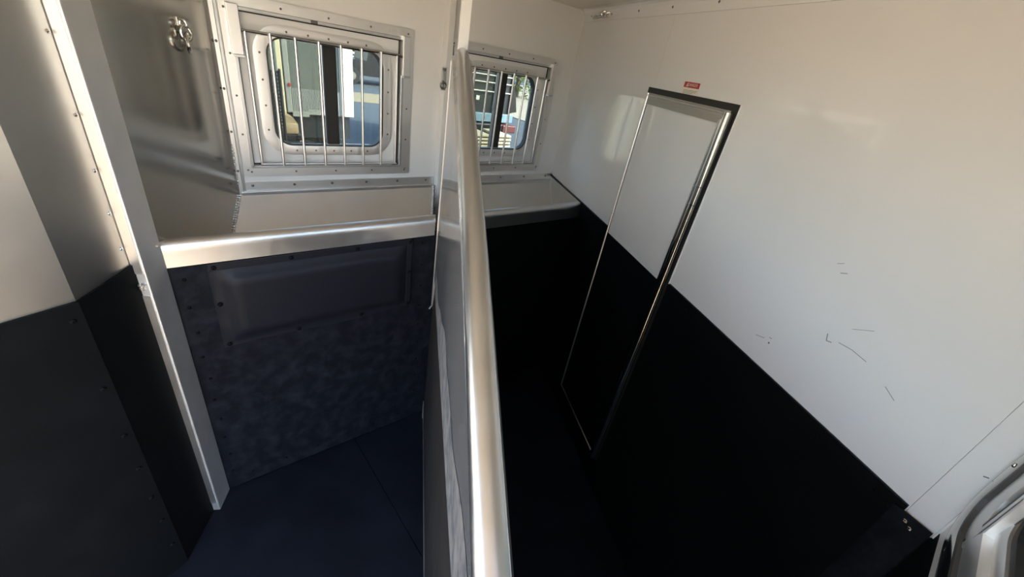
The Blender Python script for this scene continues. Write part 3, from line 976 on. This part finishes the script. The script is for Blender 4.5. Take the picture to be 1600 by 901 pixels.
# ------------------------------------------------------------------ outside
gz_ = -0.5
gr = struct('ground', box(BM(), (-40, 60), (-50, 70), (gz_ - 0.3, gz_)), 'asphalt', (0, 0, gz_), 'blue grey asphalt yard', 'ground')
vg = struct('verge', box(BM(), (2.0, 30), (17.6, 20.3), (gz_ - .02, gz_ + 0.02)), 'dry_grass', (8, 18, gz_), 'dry grass strip across the yard', 'verge')
pv = struct('pavement', prism(BM(), (0, 0, 0), X, Y, Z, [(13.5, 14.5), (40, 14.5), (40, 40), (13.5, 40)], gz_ - .01, gz_ + .03), 'pale_concrete', (14, 20, gz_), 'pale concrete apron beyond the yard', 'pavement')
yd = struct('yard_apron', prism(BM(), (0, 0, 0), X, Y, Z, [(-30, -40), (30, -40), (30, -0.7), (-1.6, -0.7), (-1.6, 6), (-30, 6)], gz_ - .01, gz_ + .012), 'gravel', (-4, -4, gz_), 'pale gravel apron behind the trailer', 'apron')

# neighbour trailer seen through the left window
nt_ = thing('parked_trailer', 'grey panelled trailer with a ribbed skirt outside the left window', 'trailer', (2.1, 8.0, gz_))
yT = 8.0
part('end_post', box(BM(), (1.56, 1.64), (yT - .02, yT + .1), (0.55, 3.1), .01), 'cream', nt_)
part('end_post', box(BM(), (1.655, 1.735), (yT - .03, yT + .1), (0.62, 3.1), .01), 'rib_white', nt_)
part('side_panel', box(BM(), (1.735, 2.52), (yT, yT + .1), (0.99, 3.1)), 'grey_green', nt_)
for k in range(31):
    xk = 1.75 + k * 0.025
    part('rib', box(BM(), (xk, xk + .016), (yT - .016, yT + .01), (0.66 if xk < 2.0 else 0.70, 0.985)), 'rib_white', nt_)
part('ribbed_backing', box(BM(), (1.735, 2.52), (yT - .008, yT + .1), (0.60, 0.99)), 'rib_white', nt_)
part('skirt_step', box(BM(), (1.735, 1.99), (yT - .02, yT + .05), (0.56, 0.62)), 'rib_white', nt_)
part('corner_post', box(BM(), (2.52, 2.74), (yT - .04, yT + .16), (0.60, 3.1), .01), 'white_out', nt_)
part('roof', box(BM(), (1.40, 2.80), (yT - .06, yT + 2.3), (3.1, 3.2)), 'white_out', nt_)
part('far_side', box(BM(), (1.50, 2.74), (yT + 2.1, yT + 2.2), (0.55, 3.1)), 'grey_green', nt_)
part('chassis', box(BM(), (1.55, 2.70), (yT + .08, yT + 2.1), (0.20, 0.60)), 'dark_body', nt_)
part('chassis_drop', box(BM(), (1.62, 2.55), (yT + .2, yT + 1.9), (-0.1, 0.25)), 'dark_body', nt_)
for xw in (1.9, 2.45):
    wh = part('wheel', tube(BM(), [(xw, yT + .05, gz_ + .33), (xw, yT + .25, gz_ + .33)], 0.33, 24), 'tyre', nt_, True)
    part('hub', tube(BM(), [(xw, yT + .02, gz_ + .33), (xw, yT + .06, gz_ + .33)], 0.13, 16), 'chrome', wh, True)
lamp = part('marker_lamp', box(BM(), (1.70, 1.735), (yT - .05, yT - .03), (1.02, 1.07), .004), 'red', nt_)

# perforated ramp
pr = thing('perforated_ramp', 'black perforated loading ramp standing outside the left window', 'ramp', (1.12, 6.0, gz_))
bm = BM()
y6 = 6.0
for k in range(7):
    xk = 1.02 + k * 0.026
    box(bm, (xk, xk + .012), (y6, y6 + .02), (gz_, 1.42))
for k in range(48):
    zk = gz_ + 0.01 + k * 0.04
    box(bm, (1.02, 1.188), (y6 + .001, y6 + .019), (zk, zk + .020))
o = part('mesh_plate', bm, 'black_paint', pr)
o['kind'] = 'stuff'
part('side_rail', box(BM(), (0.985, 1.02), (y6 - .01, y6 + .03), (gz_, 1.44), .004), 'dark_body', pr)
part('side_rail', box(BM(), (1.188, 1.21), (y6 - .01, y6 + .03), (gz_, 1.44), .004), 'dark_body', pr)

# beige tank on a black cart
tk = thing('fuel_tank', 'beige plastic tank on a black cart below the left window', 'tank', (1.42, 7.0, gz_))
bm = BM()
box(bm, (1.33, 1.56), (6.9, 7.2), (0.50, 0.66), .03)
part('tank_body', bm, 'tan', tk, True)
part('tank_shoulder', prism(BM(), (0, 0, 0), X, Z, Y, [(1.335, .65), (1.555, .65), (1.50, .73), (1.42, .755), (1.35, .755)], 6.92, 7.18), 'tan', tk)
part('filler_cap', tube(BM(), [(1.385, 7.05, .75), (1.385, 7.05, .80)], 0.05, 16), 'tan', tk, True)
part('cart_tray', box(BM(), (1.32, 1.60), (6.88, 7.22), (0.42, 0.50), .01), 'black_paint', tk)
for xw in (1.36, 1.56):
    part('cart_leg', box(BM(), (xw - .02, xw + .02), (6.95, 7.15), (gz_ + .1, 0.43)), 'black_paint', tk)
for xw in (1.38, 1.55):
    part('cart_wheel', tube(BM(), [(xw, 6.9, gz_ + .16), (xw, 6.97, gz_ + .16)], 0.16, 18), 'tyre', tk, True)
part('cart_engine', box(BM(), (1.35, 1.60), (6.92, 7.18), (0.05, 0.42), .03), 'dark_body', tk)

# cream building far left
cb = thing('storage_building', 'cream storage building behind the perforated ramp', 'building', (2.2, 14.0, gz_))
part('wall_front', box(BM(), (0.2, 2.9), (14.0, 14.2), (gz_, 4.0)), 'cream', cb)
part('wall_side', box(BM(), (0.2, 0.4), (14.2, 18.0), (gz_, 4.0)), 'cream', cb)
part('roof', box(BM(), (0.0, 3.1), (13.8, 18.2), (4.0, 4.2)), 'white_out', cb)
part('roller_door', box(BM(), (0.8, 1.9), (13.96, 14.0), (gz_, 2.4)), 'white_out', cb)


# black truck and dark trailer far across the yard
def truck(label, x, y, L, colr):
    t = thing('pickup_truck', label, 'truck', (x + L / 2, y, gz_))
    bm = BM()
    prism(bm, (0, y, 0), X, Z, Y, [(x, gz_ + .45), (x + L, gz_ + .45), (x + L, gz_ + 1.05), (x + L * .72, gz_ + 1.12), (x + L * .60, gz_ + 1.85),
                                  (x + L * .38, gz_ + 1.88), (x + L * .35, gz_ + 1.15), (x, gz_ + 1.15)], 0, 1.9)
    part('body', bm, colr, t)
    part('window_glass', prism(BM(), (0, y - .01, 0), X, Z, Y, [(x + L * .40, gz_ + 1.2), (x + L * .66, gz_ + 1.2), (x + L * .59, gz_ + 1.75), (x + L * .41, gz_ + 1.78)], 0, .01), 'black_paint', t)
    for f in (.18, .80):
        wv = part('wheel', tube(BM(), [(x + L * f, y - .04, gz_ + .4), (x + L * f, y + .2, gz_ + .4)], 0.4, 20), 'tyre', t, True)
        part('hub', tube(BM(), [(x + L * f, y - .07, gz_ + .4), (x + L * f, y - .03, gz_ + .4)], 0.2, 14), 'chrome', wv, True)
    part('bumper', box(BM(), (x + L - .05, x + L + .12), (y, y + 1.9), (gz_ + .4, gz_ + .62), .02), 'chrome', t)
    for q in (.97,):
        part('head_lamp', box(BM(), (x + L * q, x + L + .01), (y - .01, y + .25), (gz_ + .78, gz_ + .95), .02), 'white_out', t)
    return t


truck('black pickup truck parked across the yard past the dry verge', 7.2, 23.5, 4.6, 'black_paint')

# slatted stock trailer through the corner window
sk = thing('stock_trailer', 'dark stock trailer with white rails and a pale blue lower band', 'trailer', (6.3, 9.0, gz_))
x0, x1, ys = 5.55, 7.10, 9.0
part('dark_body_panel', box(BM(), (x0, x1), (ys + .03, ys + 3.2), (0.50, 2.6)), 'dark_body', sk)
for z in (1.86, 1.72, 1.56, 1.40, 1.20):
    part('side_rail', box(BM(), (x0, x1), (ys - .03, ys + .03), (z, z + .022), .003), 'white_out', sk)
for xx in (x0, 6.56, 7.06):
    part('upright', box(BM(), (xx, xx + .05), (ys - .02, ys + .04), (0.5, 2.6), .004), 'dark_steel', sk)
part('lower_band', box(BM(), (x0 - .02, x1 + .1), (ys - .05, ys + .03), (0.52, 0.72), .01), 'blue_body', sk)
part('fender', box(BM(), (5.9, 6.75), (ys - .25, ys), (0.34, 0.50), .02), 'black_paint', sk)
part('sign_plate', box(BM(), (5.99, 6.09), (ys - .06, ys - .03), (1.0, 1.1), .01), 'white_out', sk)
part('tail_gate', box(BM(), (7.10, 7.16), (ys + .1, ys + 3.1), (0.5, 1.9)), 'dark_body', sk)
part('gooseneck', prism(BM(), (0, ys, 0), X, Z, Y, [(7.1, .72), (7.42, .78), (7.30, 1.25), (7.16, 1.45), (7.10, 1.6)], .1, .9), 'black_paint', sk)
for xw in (6.1, 6.6):
    wv = part('wheel', tube(BM(), [(xw, ys - .22, gz_ + .36), (xw, ys + .02, gz_ + .36)], 0.36, 20), 'tyre', sk, True)
    part('hub', tube(BM(), [(xw, ys - .25, gz_ + .36), (xw, ys - .21, gz_ + .36)], 0.14, 14), 'chrome', wv, True)
part('chassis', box(BM(), (x0, x1), (ys + .1, ys + 3.1), (0.0, 0.5)), 'dark_body', sk)
part('rear_fender', box(BM(), (6.80, 7.22), (ys - .22, ys + .02), (0.30, 0.48), .02), 'maroon', sk)


# lumber stacks
def lumber(label, x0, x1, y, top):
    t = thing('lumber_stack', label, 'lumber', ((x0 + x1) / 2, y, gz_))
    z = gz_
    i = 0
    while z < top - 0.04:
        if i % 2 == 0:
            for q in (0, 1):
                xs = lerp(x0 + .02, x1 - .07, q)
                part('sticker', box(BM(), (xs, xs + .05), (y + .02, y + .55), (z, z + .025)), 'bark', t)
            z += .025
        else:
            j = random.uniform(-.012, .012)
            part('board', box(BM(), (x0 + j, x1 + j), (y, y + .6), (z, z + .038), .003), 'wood', t)
            z += .038
        i += 1
    return t


lumber('pale board stack seen through the left pane of the corner window', 4.44, 4.78, 6.5, 0.72)
lumber('pale board stack seen through the right pane of the corner window', 4.98, 5.27, 6.5, 0.70)

# fence
fe = thing('white_fence', 'white slat fence behind the black pickup truck', 'fence', (10, 29, gz_))
for k in range(9):
    part('slat', box(BM(), (5.0, 16.0), (29.0, 29.05), (gz_ + .25 + k * .22, gz_ + .36 + k * .22)), 'white_out', fe)
for k in range(6):
    part('fence_post', box(BM(), (5.0 + k * 2.1, 5.14 + k * 2.1), (29.05, 29.2), (gz_, gz_ + 2.3)), 'white_out', fe)


def tree(label, x, y, h, r, m, seed, n=1600, grp=None):
    rnd = random.Random(seed)
    t = thing('yard_tree', label, 'tree', (x, y, gz_), grp)
    part('trunk', tube(BM(), [(x, y, gz_), (x + .1, y, gz_ + h * .25), (x - .05, y + .1, gz_ + h * .5), (x + .1, y, gz_ + h * .8)], [.2, .16, .11, .04], 10), 'bark', t, True)
    for a in range(5):
        an = a * 1.26 + seed
        part('branch', tube(BM(), [(x, y, gz_ + h * (.2 + .07 * a)), (x + math.cos(an) * r * .4, y + math.sin(an) * r * .4, gz_ + h * (.36 + .08 * a)),
                                   (x + math.cos(an) * r * .8, y + math.sin(an) * r * .8, gz_ + h * (.42 + .1 * a))], [.08, .05, .02], 8), 'bark', t, True)
    bm = BM()
    cl = [(rnd.uniform(-1, 1) * r * .7, rnd.uniform(-1, 1) * r * .7, h * rnd.uniform(.16, .92)) for _ in range(26)]
    for i in range(n):
        c = rnd.choice(cl)
        d = Vector((rnd.gauss(0, 1), rnd.gauss(0, 1), rnd.gauss(0, 1)))
        d.normalize()
        p = Vector((x, y, gz_)) + Vector(c) + d * (r * .38 * rnd.random() ** .4)
        a = Vector((rnd.gauss(0, 1), rnd.gauss(0, 1), rnd.gauss(0, 1))).normalized()
        b = a.cross(Vector((rnd.gauss(0, 1), rnd.gauss(0, 1), rnd.gauss(0, 1)))).normalized()
        s = rnd.uniform(.07, .15)
        q = [bm.verts.new(p + a * s), bm.verts.new(p + b * s * .5), bm.verts.new(p - a * s), bm.verts.new(p - b * s * .5)]
        bm.faces.new(q)
    o = part('foliage', bm, m, t)
    o['kind'] = 'stuff'
    return t


tree('bushy green tree beyond the concrete seen in the corner window', 21.3, 26.5, 6.0, 3.4, 'leaf', 3, 6000)
tree('dry yellow tree beside the white fence', 6.9, 33.0, 5.0, 2.2, 'leaf_dry', 5, 2600)
tree('olive tree above the black pickup truck', 12.6, 33.5, 4.8, 2.2, 'leaf', 8, 2600)
